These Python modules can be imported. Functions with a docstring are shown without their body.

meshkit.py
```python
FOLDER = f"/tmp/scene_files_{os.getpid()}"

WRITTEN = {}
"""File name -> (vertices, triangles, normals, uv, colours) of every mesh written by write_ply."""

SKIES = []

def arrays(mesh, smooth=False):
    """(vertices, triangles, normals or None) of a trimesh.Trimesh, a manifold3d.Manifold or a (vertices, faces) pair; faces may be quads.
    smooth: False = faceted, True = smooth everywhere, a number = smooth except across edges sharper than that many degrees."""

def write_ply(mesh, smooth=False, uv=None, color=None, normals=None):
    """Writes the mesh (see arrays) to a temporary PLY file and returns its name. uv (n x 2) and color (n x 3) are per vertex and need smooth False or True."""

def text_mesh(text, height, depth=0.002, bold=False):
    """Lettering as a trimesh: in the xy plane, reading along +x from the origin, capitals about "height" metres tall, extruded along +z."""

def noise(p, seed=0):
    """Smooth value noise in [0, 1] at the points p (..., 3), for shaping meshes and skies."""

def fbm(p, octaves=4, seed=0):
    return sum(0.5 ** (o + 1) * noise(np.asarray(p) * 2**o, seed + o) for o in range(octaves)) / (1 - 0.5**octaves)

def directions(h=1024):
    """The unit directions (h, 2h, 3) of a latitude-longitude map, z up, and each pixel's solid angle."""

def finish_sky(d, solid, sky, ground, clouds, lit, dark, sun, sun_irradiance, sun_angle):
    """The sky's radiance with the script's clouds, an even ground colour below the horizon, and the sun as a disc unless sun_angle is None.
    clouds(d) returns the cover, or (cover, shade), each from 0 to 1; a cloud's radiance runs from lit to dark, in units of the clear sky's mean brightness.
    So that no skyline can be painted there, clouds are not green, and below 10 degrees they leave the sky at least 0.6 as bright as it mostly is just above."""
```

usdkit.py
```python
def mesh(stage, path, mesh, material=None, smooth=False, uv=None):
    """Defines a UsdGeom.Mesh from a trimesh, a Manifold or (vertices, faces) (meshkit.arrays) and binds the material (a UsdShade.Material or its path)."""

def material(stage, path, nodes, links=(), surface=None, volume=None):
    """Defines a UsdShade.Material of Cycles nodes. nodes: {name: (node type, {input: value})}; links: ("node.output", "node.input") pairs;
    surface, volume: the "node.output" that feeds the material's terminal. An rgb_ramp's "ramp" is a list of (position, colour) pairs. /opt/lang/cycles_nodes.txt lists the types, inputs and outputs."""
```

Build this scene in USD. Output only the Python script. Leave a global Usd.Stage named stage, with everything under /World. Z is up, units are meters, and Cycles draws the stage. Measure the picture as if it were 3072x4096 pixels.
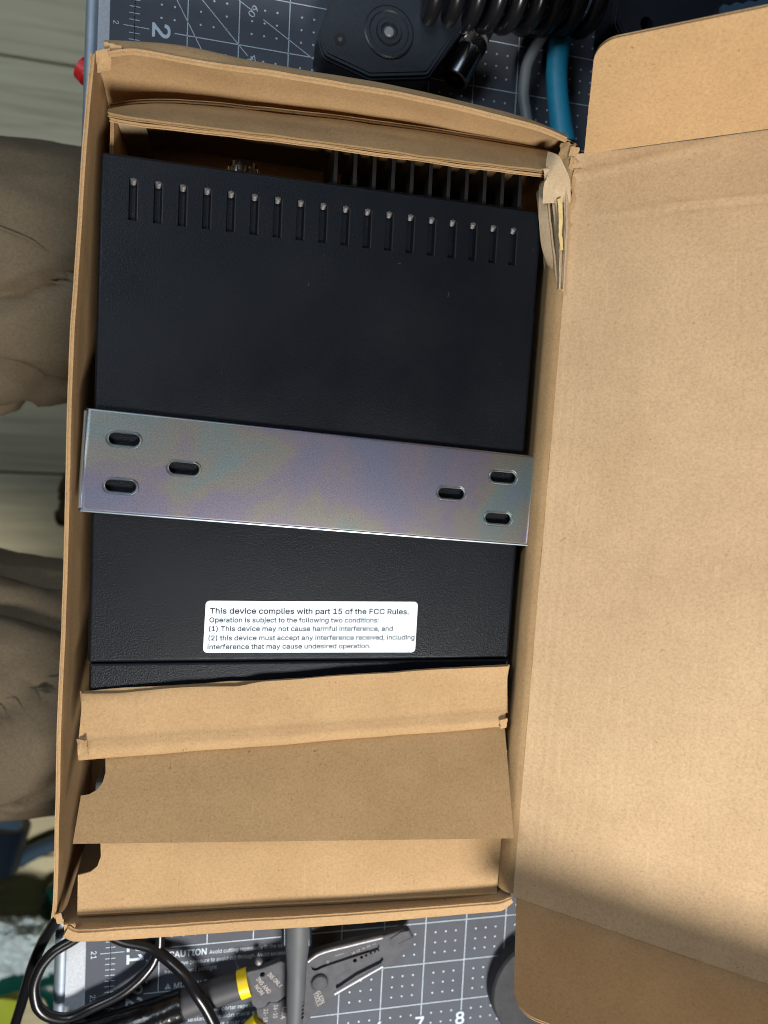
import math, numpy as np, trimesh, usdkit, meshkit, manifold3d as m3
from pxr import Usd, UsdGeom, UsdLux, UsdShade, Gf, Sdf
from shapely.geometry import Polygon, Point, LineString, box as sbox
from shapely import affinity
from scipy.interpolate import PchipInterpolator
IN = 0.0254                                        # the scene is drawn in inches and written in metres
stage = Usd.Stage.CreateInMemory()
UsdGeom.SetStageUpAxis(stage, UsdGeom.Tokens.z); UsdGeom.SetStageMetersPerUnit(stage, 1.0)
stage.SetDefaultPrim(UsdGeom.Xform.Define(stage, '/World').GetPrim())
rng = np.random.default_rng(7)

# ------------------------------------------------------------------ camera
CR = np.array([[0.9759769918654789, 0.05006425889095297, 0.2120435835645856], [0.035051809014966996, -0.9966437123441044, 0.0739775731539033], [0.21503553667705724, -0.06476789811829986, -0.974456175176364]])
CC = np.array([2.15733416, -10.35199231, 15.11659268])
F = 2800 / 3072 * 1659
cam = UsdGeom.Camera.Define(stage, '/World/camera')
M = np.eye(4); M[0, :3], M[1, :3], M[2, :3], M[3, :3] = CR[0], -CR[1], -CR[2], CC * IN
cam.AddTransformOp().Set(Gf.Matrix4d(*M.ravel().tolist()))
cam.CreateFocalLengthAttr(6.86); cam.CreateHorizontalApertureAttr(6.86 * 3072 / 2800); cam.CreateVerticalApertureAttr(6.86 * 4096 / 2800)
cam.CreateFStopAttr(2.0); cam.CreateFocusDistanceAttr(12.6 * IN); cam.CreateClippingRangeAttr(Gf.Vec2f(0.01, 50))
cam.CreateExposureAttr(0.0)

def at(x, y, h):                                   # where the sight line through a picture point (1659 x 2212) meets the height h
    d = CR.T @ np.array([(x - 829.5) / F, (y - 1106) / F, 1.0]); return CC + d * (h - CC[2]) / d[2]

# ------------------------------------------------------------------ lamps
def lamp(name, kind, pos, to, size, power, color):
    l = getattr(UsdLux, kind).Define(stage, '/World/' + name)
    z = np.array(pos, float) - np.array(to, float); z /= np.linalg.norm(z)
    x = np.cross([0, 1, 0.01], z); x /= np.linalg.norm(x); y = np.cross(z, x)
    A = np.eye(4); A[0, :3], A[1, :3], A[2, :3], A[3, :3] = x, y, z, np.array(pos) * IN
    l.AddTransformOp().Set(Gf.Matrix4d(*A.ravel().tolist()))
    if kind == 'DiskLight': l.CreateRadiusAttr(size * IN)
    else: l.CreateWidthAttr(size[0] * IN); l.CreateHeightAttr(size[1] * IN)
    l.CreateIntensityAttr(power); l.CreateColorAttr(Gf.Vec3f(*color))
lamp('key_lamp', 'DiskLight', (8.6, -37, 35), (5, -13, 2), 5.6, 86, (1.0, 0.965, 0.90))
lamp('fill_lamp', 'RectLight', (-24, 4, 32), (0, -6, -3), (14, 14), 11, (0.84, 0.94, 1.0))
lamp('ceiling_lamp', 'RectLight', (-10, 54, 58), (3, -8, 0), (44, 34), 3.3, (0.74, 0.88, 1.06))  # unseen area lamp added for cool ambient light, no fixture behind it

# ------------------------------------------------------------------ materials
def mat(name, nodes, links, surface='p.BSDF'):
    return usdkit.material(stage, '/World/Looks/' + name, nodes, links, surface=surface)
def ramp(*s): return ("rgb_ramp", {"ramp": list(s)})
def plain(name, col, rough=0.5, metal=0.0, bump=None, var=0.0, vscale=300, spec=0.5, coat=0.0):
    n = {"p": ("principled_bsdf", {"base_color": col, "roughness": rough, "metallic": metal, "specular_ior_level": spec, "coat_weight": coat})}; L = []
    n["tc"] = ("texture_coordinate", {})
    if var:
        n["n"] = ("noise_texture", {"scale": vscale, "detail": 5.0, "roughness": 0.65}); L += [("tc.object", "n.vector"), ("n.fac", "r.fac")]
        n["r"] = ramp((0.28, [c * (1 - var) for c in col]), (0.72, [min(1, c * (1 + var)) for c in col])); L += [("r.color", "p.base_color")]
    if bump:
        n["bn"] = ("noise_texture", {"scale": bump[0], "detail": 3.0}); n["b"] = ("bump", {"strength": bump[1], "distance": bump[2]})
        L += [("tc.object", "bn.vector"), ("bn.fac", "b.height"), ("b.normal", "p.normal")]
    return mat(name, n, L)

def kraft(name, a, b, fibre=0.5, flute=None, wave=0.0):
    n = {"tc": ("texture_coordinate", {}), "p": ("principled_bsdf", {"roughness": 0.78, "specular_ior_level": 0.25}),
         "m": ("noise_texture", {"scale": 45.0, "detail": 6.0, "roughness": 0.6}), "mr": ramp((0.3, a), (0.7, b)),
         "f": ("noise_texture", {"scale": 800.0, "detail": 5.0, "roughness": 0.8}), "fr": ramp((0.28, (0.55, 0.52, 0.47)), (0.5, (1, 1, 1)), (0.72, (1.30, 1.32, 1.34))),
         "mx": ("mix", {"mix_type": "multiply", "fac": fibre}),
         "k": ("noise_texture", {"scale": 330.0, "detail": 2.0, "distortion": 2.5}), "kr": ramp((0.70, (1, 1, 1)), (0.76, (0.45, 0.38, 0.3))),
         "mk": ("mix", {"mix_type": "multiply", "fac": 0.75}), "sm": ("mapping", {"scale": (900.0, 40.0, 300.0), "rotation": (0, 0, 0.25)}), "sn": ("noise_texture", {"scale": 1.0, "detail": 2.0}), "sr": ramp((0.66, (1, 1, 1)), (0.74, (1.22, 1.22, 1.22))), "ms": ("mix", {"mix_type": "multiply", "fac": 0.4}), "ln": ("noise_texture", {"scale": 11.0, "detail": 3.0, "distortion": 0.7}), "lr": ramp((0.35, (0.93, 0.92, 0.90)), (0.65, (1.05, 1.05, 1.05))), "ml": ("mix", {"mix_type": "multiply", "fac": 1.0}),
         "bn": ("noise_texture", {"scale": 1300.0, "detail": 3.0}), "b": ("bump", {"strength": 0.5, "distance": 0.00022}),
         "wn": ("noise_texture", {"scale": 16.0, "detail": 3.0}), "wb": ("bump", {"strength": 0.16, "distance": 0.0030})}
    L = [("tc.object", "m.vector"), ("tc.object", "f.vector"), ("tc.object", "bn.vector"), ("tc.object", "wn.vector"), ("tc.object", "k.vector"), ("m.fac", "mr.fac"), ("f.fac", "fr.fac"),
         ("mr.color", "mx.color1"), ("fr.color", "mx.color2"), ("k.fac", "kr.fac"), ("mx.color", "mk.color1"), ("kr.color", "mk.color2"), ("mk.color", "ms.color1"), ("tc.object", "sm.vector"), ("sm.vector", "sn.vector"), ("sn.fac", "sr.fac"), ("sr.color", "ms.color2"), ("tc.object", "ln.vector"), ("ln.fac", "lr.fac"), ("lr.color", "ml.color2"), ("ms.color", "ml.color1"), ("ml.color", "p.base_color"),
         ("wn.fac", "wb.height"), ("bn.fac", "b.height"), ("wb.normal", "b.normal"), ("b.normal", "p.normal")]
    if flute:
        n["fm"] = ("mapping", {"rotation": (0, 0, flute)}); n["fw"] = ("wave_texture", {"scale": 80.0, "distortion": 2.0, "detail": 2.0, "detail_scale": 1.0})
        n["fb"] = ("bump", {"strength": 0.07, "distance": 0.0006})
        L += [("tc.object", "fm.vector"), ("fm.vector", "fw.vector"), ("fw.fac", "fb.height"), ("wb.normal", "fb.normal")]
        L[L.index(("wb.normal", "b.normal"))] = ("fb.normal", "b.normal")
    return mat(name, n, L)
KRAFT = kraft('kraft_board', (0.385, 0.245, 0.122), (0.425, 0.275, 0.142))
KLID = kraft('kraft_lit_lid', (0.49, 0.335, 0.195), (0.53, 0.367, 0.218), 0.55, 0.03)  # lit copy of the kraft: the cool fill on the lid is in the colour
KFLAP = kraft('kraft_lit_flap', (0.50, 0.325, 0.165), (0.55, 0.36, 0.19))  # same board as the lid, with the warm key light put into the colour
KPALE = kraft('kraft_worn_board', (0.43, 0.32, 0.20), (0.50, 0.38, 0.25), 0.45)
KSHADE = kraft('kraft_shaded_board', (0.285, 0.182, 0.088), (0.32, 0.208, 0.104), 0.55)  # shaded copy of the kraft for faces turned away from the key lamp
KTORN = kraft('kraft_torn_paper', (0.45, 0.35, 0.23), (0.52, 0.41, 0.28), 0.6)
KYEL = plain('yellow_torn_liner', (0.60, 0.44, 0.19), 0.8, var=0.15)

def leather(name, base, scale, strength, rough, specks):
    n = {"tc": ("texture_coordinate", {}), "p": ("principled_bsdf", {"roughness": rough, "specular_ior_level": 0.21, "specular_tint": (0.93, 0.96, 1.0)}),
         "v": ("noise_texture", {"scale": scale, "detail": 3.0, "roughness": 0.55, "distortion": 0.5}), "b": ("bump", {"strength": strength, "distance": 0.00025}),
         "s": ("voronoi_texture", {"scale": 330.0}), "sr": ramp((0.03, (0.14, 0.16, 0.19)), (0.06, base)), "sn": ("noise_texture", {"scale": 60.0, "detail": 3.0}), "sc": ramp((0.50, (0, 0, 0)), (0.60, (1, 1, 1))), "rn": ("noise_texture", {"scale": 22.0, "detail": 4.0}), "rr": ramp((0.3, (0.29, 0.29, 0.29)), (0.7, (0.46, 0.46, 0.46))),
         "lo": ("noise_texture", {"scale": 14.0, "detail": 2.0}), "lr": ramp((0.45, (1, 1, 1)), (0.62, (0, 0, 0))),
         "c": ("mix", {"mix_type": "mix", "fac": specks}), }
    n["c"][1]["color1"] = base
    L = [("tc.object", "v.vector"), ("v.fac", "b.height"), ("b.normal", "p.normal"), ("tc.object", "s.vector"), ("s.distance", "sr.fac"), ("sr.color", "c.color2"), ("tc.object", "sn.vector"), ("sn.fac", "sc.fac"), ("sc.color", "c.fac"), ("c.color", "p.base_color"), ("tc.object", "rn.vector"), ("rn.fac", "rr.fac"), ("rr.color", "p.roughness")]
    return mat(name, n, L)
BLACKTEX = leather('black_textured_paint', (0.0042, 0.0053, 0.0080), 1500.0, 0.8, 0.36, 0.6)
BLACKPL = plain('black_plastic', (0.008, 0.011, 0.017), 0.42, bump=(900, 0.15, 0.0003), var=0.2)
GLOSSB = plain('glossy_black_edge', (0.012, 0.014, 0.018), 0.3, spec=0.7)
FIN = plain('black_anodised_fin', (0.009, 0.009, 0.0095), 0.6, spec=0.3)
CABLE = plain('black_rubber_cable', (0.007, 0.007, 0.009), 0.28)
GREYGLINT = plain('slot_glint_grey', (0.075, 0.07, 0.072), 0.45, 0.3, bump=(1500, 0.5, 0.0004), var=0.4, vscale=1400)  # grey stands in for the lamp glint on vent lips; mic screw shares it
CHROME = plain('bright_nickel', (0.72, 0.70, 0.66), 0.16, 1.0)
DCHROME = plain('dark_nickel', (0.22, 0.22, 0.23), 0.24, 1.0)
STICK = plain('white_sticker', (0.80, 0.90, 1.0), 0.4)
INK = plain('dark_ink', (0.012, 0.014, 0.02), 0.6)
INK2 = plain('dark_ink_fine', (0.035, 0.04, 0.05), 0.6)
PRINT = plain('pale_print', (0.50, 0.60, 0.70), 0.45)
MATM = plain('cutting_mat_vinyl', (0.062, 0.070, 0.092), 0.66, bump=(1600, 0.12, 0.0002), var=0.12, vscale=60, spec=0.35)
TEAL = plain('teal_rubber', (0.012, 0.24, 0.40), 0.5, var=0.1)
GREYRUB = plain('grey_rubber', (0.13, 0.145, 0.155), 0.5, var=0.08)
GRIP = plain('charcoal_grip', (0.045, 0.045, 0.052), 0.6, bump=(700, 0.12, 0.0003))
STEEL = plain('burnished_steel', (0.07, 0.072, 0.084), 0.7, 0.4, bump=(500, 0.12, 0.0003), var=0.25, vscale=160)
STEELB = plain('bright_steel', (0.26, 0.26, 0.28), 0.5, 0.7, var=0.15, bump=(900, 0.3, 0.0003))
YEL = plain('yellow_plastic', (0.75, 0.55, 0.005), 0.35)
ETCH = plain('pale_etching', (0.40, 0.35, 0.33), 0.5)
TAPE = plain('black_tape', (0.006, 0.006, 0.007), 0.2, bump=(70, 0.6, 0.002))
LAM = plain('speckled_laminate', (0.42, 0.45, 0.50), 0.45, var=0.16, vscale=700)
ALU = plain('brushed_aluminium', (0.28, 0.33, 0.39), 0.55, 0.6, var=0.1, vscale=120)
DARK = plain('dark_void_plastic', (0.004, 0.004, 0.005), 0.6)
RED = plain('red_plastic', (0.55, 0.015, 0.02), 0.4)
PAPER = plain('white_paper', (0.68, 0.72, 0.76), 0.6, var=0.06)
CRUMP = plain('white_tissue', (0.55, 0.68, 0.72), 0.6, var=0.1)
GREEN = plain('dark_green_plastic', (0.003, 0.055, 0.045), 0.35, bump=(60, 0.3, 0.002))
LIME = plain('lime_plastic', (0.45, 0.55, 0.05), 0.5)
NAVY = plain('navy_plastic', (0.010, 0.020, 0.036), 0.35)
NAVYL = plain('slate_blue_plastic', (0.05, 0.09, 0.14), 0.4)
CLOTH = plain('khaki_cloth', (0.112, 0.087, 0.058), 0.9, var=0.2, vscale=700, bump=(1200, 0.3, 0.0006), spec=0.1)
SHOE = plain('dark_shoe_leather', (0.02, 0.018, 0.016), 0.6)
DISC = plain('worn_black_rubber', (0.024, 0.025, 0.030), 0.75, var=0.35, vscale=220, bump=(400, 0.3, 0.0005))

def zinc():
    n = {"tc": ("texture_coordinate", {}), "p": ("principled_bsdf", {"metallic": 1.0, "roughness": 0.40}),
         "n": ("noise_texture", {"scale": 17.0, "detail": 6.0, "roughness": 0.6, "distortion": 0.6}),
         "r": ramp((0.25, (0.205, 0.27, 0.40)), (0.38, (0.235, 0.245, 0.35)), (0.47, (0.275, 0.25, 0.325)), (0.55, (0.30, 0.285, 0.265)), (0.65, (0.235, 0.30, 0.315)), (0.8, (0.205, 0.265, 0.39))),
         "g": ("noise_texture", {"scale": 1700.0, "detail": 4.0, "roughness": 0.8}), "gr": ramp((0.25, (0.45, 0.45, 0.45)), (0.75, (1.6, 1.6, 1.6))),
         "m": ("mix", {"mix_type": "multiply", "fac": 0.85}), "b": ("bump", {"strength": 0.3, "distance": 0.00015})}
    return mat('iridescent_zinc', n, [("tc.object", "n.vector"), ("n.fac", "r.fac"), ("r.color", "m.color1"), ("tc.object", "g.vector"), ("g.fac", "gr.fac"), ("gr.color", "m.color2"),
        ("m.color", "p.base_color"), ("g.fac", "b.height"), ("b.normal", "p.normal")])
ZINC = zinc()
ZEDGE = plain('bare_zinc_highlight', (0.62, 0.72, 0.78), 0.28, 1.0)  # bare zinc, brightened so the colour carries the edge highlights
def wood():
    n = {"tc": ("texture_coordinate", {}), "oi": ("object_info", {}), "p": ("principled_bsdf", {"roughness": 0.55}),
         "mp": ("mapping", {"scale": (1.2, 16.0, 16.0)}), "n": ("noise_texture", {"scale": 3.0, "detail": 5.0, "distortion": 1.2}), "r": ramp((0.3, (0.50, 0.45, 0.29)), (0.5, (0.66, 0.60, 0.39)), (0.7, (0.74, 0.68, 0.46))),
         "kn": ("voronoi_texture", {"scale": 4.0}), "kr": ramp((0.02, (0.5, 0.45, 0.4)), (0.09, (1, 1, 1))), "m": ("mix", {"mix_type": "multiply", "fac": 0.6})}
    return mat('pale_pine', n, [("tc.object", "mp.vector"), ("mp.vector", "n.vector"), ("n.fac", "r.fac"), ("tc.object", "kn.vector"), ("kn.distance", "kr.fac"), ("r.color", "m.color1"), ("kr.color", "m.color2"), ("m.color", "p.base_color")])
WOOD = wood()

# ------------------------------------------------------------------ prims
used, base_of = {}, {}
def numbered(path):
    k = used.get(path, -1) + 1; used[path] = k
    return path if k == 0 else f'{path}_{k:03d}'
def tag(p, label=None, cat=None, group=None, kind=None):
    for k, v in (('label', label), ('category', cat), ('group', group), ('kind', kind)):
        if v: p.SetCustomDataByKey(k, v)
    return p
def thing(name, label, cat, loc=(0, 0, 0), group=None, kind=None):
    path = numbered('/World/' + name); x = UsdGeom.Xform.Define(stage, path); loc = np.array(loc, float)
    x.AddTranslateOp().Set(Gf.Vec3d(*(loc * IN).tolist())); base_of[path] = loc
    return tag(x.GetPrim(), label, cat, group, kind)
def part(name, mesh, m, parent, smooth=30, label=None, kind=None):
    pp = str(parent.GetPath()); path = numbered(pp + '/' + name); base_of[path] = base_of[pp]
    v, f = (mesh.vertices, mesh.faces) if isinstance(mesh, trimesh.Trimesh) else (lambda q: (np.array(q.vert_properties[:, :3]), np.array(q.tri_verts)))(mesh.to_mesh())
    p = usdkit.mesh(stage, path, trimesh.Trimesh((np.asarray(v) - base_of[pp]) * IN, f, process=False), m, smooth=smooth).GetPrim()
    return tag(p, label, None, None, kind)
cat_ = trimesh.util.concatenate

# ------------------------------------------------------------------ shapes (inches)
def resample(P, n):
    P = np.asarray(P, float); s = np.r_[0, np.cumsum(np.linalg.norm(np.diff(P, axis=0), axis=1))]
    t = np.linspace(0, s[-1], n)
    return (PchipInterpolator(s, P, axis=0)(t) if len(P) > 2 else np.stack([np.interp(t, s, P[:, k]) for k in range(3)], 1))
def grid(rows, n=60, k=6, smooth=False, amp=0.0, seed=0, freq=1.0):
    R = np.array([resample(r, n) for r in rows]); m = len(R); t = np.linspace(0, m - 1, (m - 1) * k + 1)
    G = PchipInterpolator(np.arange(m), R, axis=0)(t) if smooth and m > 2 else np.stack([np.stack([np.interp(t, np.arange(m), R[:, j, c]) for c in range(3)], 1) for j in range(n)], 1)
    if amp: G = G + amp * np.stack([meshkit.fbm(G * freq + 31.7 * c, 3, seed + c) - 0.5 for c in range(3)], -1)
    return G
def normals(G):
    N = np.cross(np.gradient(G, axis=0), np.gradient(G, axis=1)); return N / np.maximum(np.linalg.norm(N, axis=-1, keepdims=True), 1e-9)
def slab(A, B):
    n, m = A.shape[:2]; V = np.vstack([A.reshape(-1, 3), B.reshape(-1, 3)]); o = n * m
    i = (np.arange(n - 1)[:, None] * m + np.arange(m - 1)).ravel(); q = np.stack([i, i + m, i + m + 1, i + 1], 1)
    fs = [q, q[:, ::-1] + o]
    loop = np.r_[np.arange(m), np.arange(1, n) * m + m - 1, (n - 1) * m + np.arange(m - 2, -1, -1), np.arange(n - 2, 0, -1) * m]
    nx = np.roll(loop, -1); fs.append(np.stack([loop, nx, nx + o, loop + o], 1))
    f = np.vstack(fs); t = trimesh.Trimesh(V, np.vstack([f[:, [0, 1, 2]], f[:, [0, 2, 3]]]), process=False)
    return t if t.volume > 0 else trimesh.Trimesh(V, t.faces[:, ::-1], process=False)
def inset(G, d=0.02):
    G = G.copy()
    for a, b in ((0, 1), (-1, -2)):
        w = G[b] - G[a]; G[a] += w * np.minimum(0.6, d / np.maximum(np.linalg.norm(w, axis=-1, keepdims=True), 1e-9))
        w = G[:, b] - G[:, a]; G[:, a] += w * np.minimum(0.6, d / np.maximum(np.linalg.norm(w, axis=-1, keepdims=True), 1e-9))
    return G
def board(G, t=0.062, core=True):
    N = normals(G)
    if (N * (CC - G)).sum(-1).mean() < 0: N = -N
    if not core: return slab(G, G - N * t)
    H = inset(G); l = t * 0.27
    return cat_([slab(G, G - N * l), slab(H - N * l * 0.98, H - N * (t - l * 0.98)), slab(G - N * (t - l), G - N * t)])
def extr(poly, h0, h1):
    t = cat_([trimesh.creation.extrude_polygon(g, h1 - h0, engine='earcut') for g in getattr(poly, 'geoms', [poly])]); t.apply_translation([0, 0, h0]); return t
def plate(poly, O, ex, ey, en, t=0.062, core=True):   # a flat board: 2-D outline in the frame (O, ex, ey), thickness going along -en
    T = np.eye(4); T[:3, 0], T[:3, 1], T[:3, 2], T[:3, 3] = ex, ey, en, O
    l = t * 0.27
    ms = [extr(poly, -l, 0), extr(poly.buffer(-0.02), -t + l * .98, -l * .98), extr(poly, -t, -t + l)] if core else [extr(poly, -t, 0)]
    m = cat_(ms); m.apply_transform(T)
    if np.dot(np.cross(ex, ey), en) < 0: m.invert()
    return m
def mani(t): return m3.Manifold(m3.Mesh(np.asarray(t.vertices, np.float32), np.asarray(t.faces, np.uint32)))
def tm(m):
    q = m.to_mesh(); return trimesh.Trimesh(np.array(q.vert_properties[:, :3]), np.array(q.tri_verts), process=False)
def bevelbox(x0, x1, y0, y1, z0, z1, r=0.03, n=2):
    s = m3.Manifold.sphere(r, 4 * n * 2)
    return m3.Manifold.batch_hull([s.translate([x, y, z]) for x in (x0 + r, x1 - r) for y in (y0 + r, y1 - r) for z in (z0 + r, z1 - r)])
def tube(P, r, n=14, m=None, smooth=True):
    P = np.asarray(P, float); P = resample(P, m or max(12, len(P) * 10)) if smooth else P
    r = np.interp(np.linspace(0, 1, len(P)), np.linspace(0, 1, len(np.atleast_1d(r))), np.atleast_1d(r))
    T = np.gradient(P, axis=0); T /= np.linalg.norm(T, axis=1, keepdims=True)
    u = np.cross(T[0], [0.3, 0.2, 1]); u /= np.linalg.norm(u); rings = []
    for p, t, q in zip(P, T, r):
        u = u - t * (u @ t); u /= np.linalg.norm(u); w = np.cross(t, u); a = np.linspace(0, 2 * np.pi, n, endpoint=False)[:, None]
        rings.append(p + q * (np.cos(a) * u + np.sin(a) * w))
    V = np.vstack(rings + [P[:1], P[-1:]]); k = len(P); f = []
    for i in range(k - 1):
        for j in range(n): a, b = i * n + j, i * n + (j + 1) % n; f += [[a, b, b + n], [a, b + n, a + n]]
    for j in range(n): f += [[k * n, (j + 1) % n, j], [k * n + 1, (k - 1) * n + j, (k - 1) * n + (j + 1) % n]]
    t = trimesh.Trimesh(V, f, process=False)
    if t.volume < 0: t.invert()
    return t
def rod(a, b, r0, r1=None, n=24):
    a, b = np.array(a, float), np.array(b, float); return tube(np.stack([a, a + (b - a) * .5, b]), [r0, r1 if r1 is not None else r0], n, smooth=False)
def lathe(a, b, prof, n=40):                         # prof: (distance along the axis, radius)
    a, b = np.array(a, float), np.array(b, float); d = (b - a) / np.linalg.norm(b - a)
    u = np.cross(d, [0.31, 0.17, 0.9]); u /= np.linalg.norm(u); w = np.cross(d, u); an = np.linspace(0, 2 * np.pi, n, endpoint=False)
    V = np.vstack([a + d * s + r * (np.cos(an)[:, None] * u + np.sin(an)[:, None] * w) for s, r in prof] + [[a + d * prof[0][0]], [a + d * prof[-1][0]]]); k = len(prof); f = []
    for i in range(k - 1):
        for j in range(n): p, q = i * n + j, i * n + (j + 1) % n; f += [[p, q, q + n], [p, q + n, p + n]]
    for j in range(n): f += [[k * n, (j + 1) % n, j], [k * n + 1, (k - 1) * n + j, (k - 1) * n + (j + 1) % n]]
    t = trimesh.Trimesh(V, f, process=False)
    if t.volume < 0: t.invert()
    return t
def text(s, O, ex, height, width=None, bold=False, up=(0, 0, 1), t=0.004):
    m = meshkit.text_mesh(s, height, t, bold); ex = np.array(ex, float); ex /= np.linalg.norm(ex); en = np.array(up, float); ey = np.cross(en, ex); ey /= np.linalg.norm(ey)
    if width: m.apply_scale([width / m.extents[0], 1, 1])
    m.apply_translation([-m.bounds[0][0], 0, 0]); T = np.eye(4); T[:3, 0], T[:3, 1], T[:3, 2], T[:3, 3] = ex, ey, en, O; m.apply_transform(T); return m
def flat(poly_px, h): return Polygon([at(x, y, h)[:2] for x, y in poly_px])
def solid(poly, z0, z1, ch=0.0):                     # a block over an outline with a chamfered top edge
    if not ch: return mani(extr(poly, z0, z1))
    k = 3; out = []
    for g in getattr(poly, 'geoms', [poly]):
        c = m3.Manifold()
        for i in range(k + 1):
            a = i / k * np.pi / 2; c = c + mani(extr(g.buffer(-ch * (1 - np.cos(a))), z0, z1 - ch * (1 - np.sin(a)) - 1e-4 * (k - i)))
        out.append(c)
    return m3.Manifold.compose(out)
def rounded(poly, r): return poly.buffer(-r).buffer(2 * r).buffer(-r)

# ================================================================== floor, bench, mat
floor = thing('floor', 'pale pine plank floor far below the bench edge', 'floor', (0, 0, -24), kind='structure')
for i in range(13):
    y1 = 8.62 + 5.2 * 3 - i * 5.12; x0 = -60
    while x0 < 60:
        L = 60 + 30 * ((i * 7) % 3); g = 0.05
        b = tm(bevelbox(x0 + .03, x0 + L - .03, y1 - 5.12 + g, y1 - g, -25, -24, 0.06, 1)); part('plank', b, WOOD, floor); x0 += L
bench = thing('workbench', 'speckled grey workbench top with a rounded metal edge strip', 'workbench', (0, -10, -1.3))
EA, EB = at(191, 40, 0), at(121, 2150, 0)
def edge_x(y): return EA[0] + (y - EA[1]) * (EB[0] - EA[0]) / (EB[1] - EA[1])
yy = [14, -32]
def strip(x0, x1): return Polygon([(edge_x(yy[0]) + x0, yy[0]), (edge_x(yy[0]) + x1, yy[0]), (edge_x(yy[1]) + x1, yy[1]), (edge_x(yy[1]) + x0, yy[1])])
part('tabletop', extr(strip(0.165, 40), -1.3, -0.06), LAM, bench)
A, B = np.array([edge_x(14) + .05, 14, -0.4]), np.array([edge_x(-32) + .05, -32, -0.4])
tri = [m3.Manifold.sphere(0.15, 24).translate((P + [dx, 0, dz]).tolist()) for P in (A, B) for dx in (0, ) for dz in (0.16, -0.7)]
part('edge_strip', m3.Manifold.batch_hull(tri), ALU, bench)
for y in (-2, -24):
    part('leg', tm(bevelbox(8, 10, y - 1, y + 1, -24, -1.32, .1)), STEEL, bench)

cm = thing('cutting_mat', 'dark grey gridded cutting mat with white rulers and numerals', 'cutting mat', (0, 0, -0.06))
MA, MB = at(237, 40, 0), at(183, 2166, 0)
ML = lambda y: MA[0] + (y - MA[1]) * (MB[0] - MA[0]) / (MB[1] - MA[1])
part('mat_sheet', extr(Polygon([(ML(2), 2), (30, 2), (30, -24.6), (ML(-24.6), -24.6)]), -0.056, 0), MATM, cm)
Z0, Z1 = 0.002, 0.006
def ln(x0, y0, x1, y1, w=0.016):
    return extr(LineString([(x0, y0), (x1, y1)]).buffer(w / 2, cap_style=2), Z0, Z1)
vis = lambda x, y: (y > -5.2 or y < -18.6)
boxed = sbox(0.98, -22.0, 5.0, -21.0)
for x in range(0, 16):
    for a, b in ((1, -5), (-18.5, -21 if 1 < x < 5 else -23.28)):
        if x == 1 and a < 0: b = -22
        part('grid_line', ln(x, a, x, b), PRINT, cm)
    if 1 < x < 5: part('grid_line', ln(x, -22.9, x, -23.28), PRINT, cm)
for y in (0, 1, 2, 3, 4, 19, 20, 21, 22, 23):
    part('grid_line', ln(0.76 if y > 1 and y < 21 else (0.98 if y < 22 else (0.7 if y == 22 else 0.02)), -y, 16, -y), PRINT, cm)
part('ruler_line', ln(0, 1, 0, -5, .018), PRINT, cm); part('ruler_line', ln(0, -18.4, 0, -23.4, .018), PRINT, cm)
tk = []
for k in list(range(0, 40)) + list(range(148, 188)):
    y = -k / 8; tk.append(ln(-0.2 if k % 8 == 0 else -0.1, y, 0.28 if k % 8 == 0 else 0.1, y, .013))
part('ruler_tick', cat_(tk), PRINT, cm, kind='stuff')
dots = []; dm = extr(Point(0, 0).buffer(0.020, 4), Z0, Z1)
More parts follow.
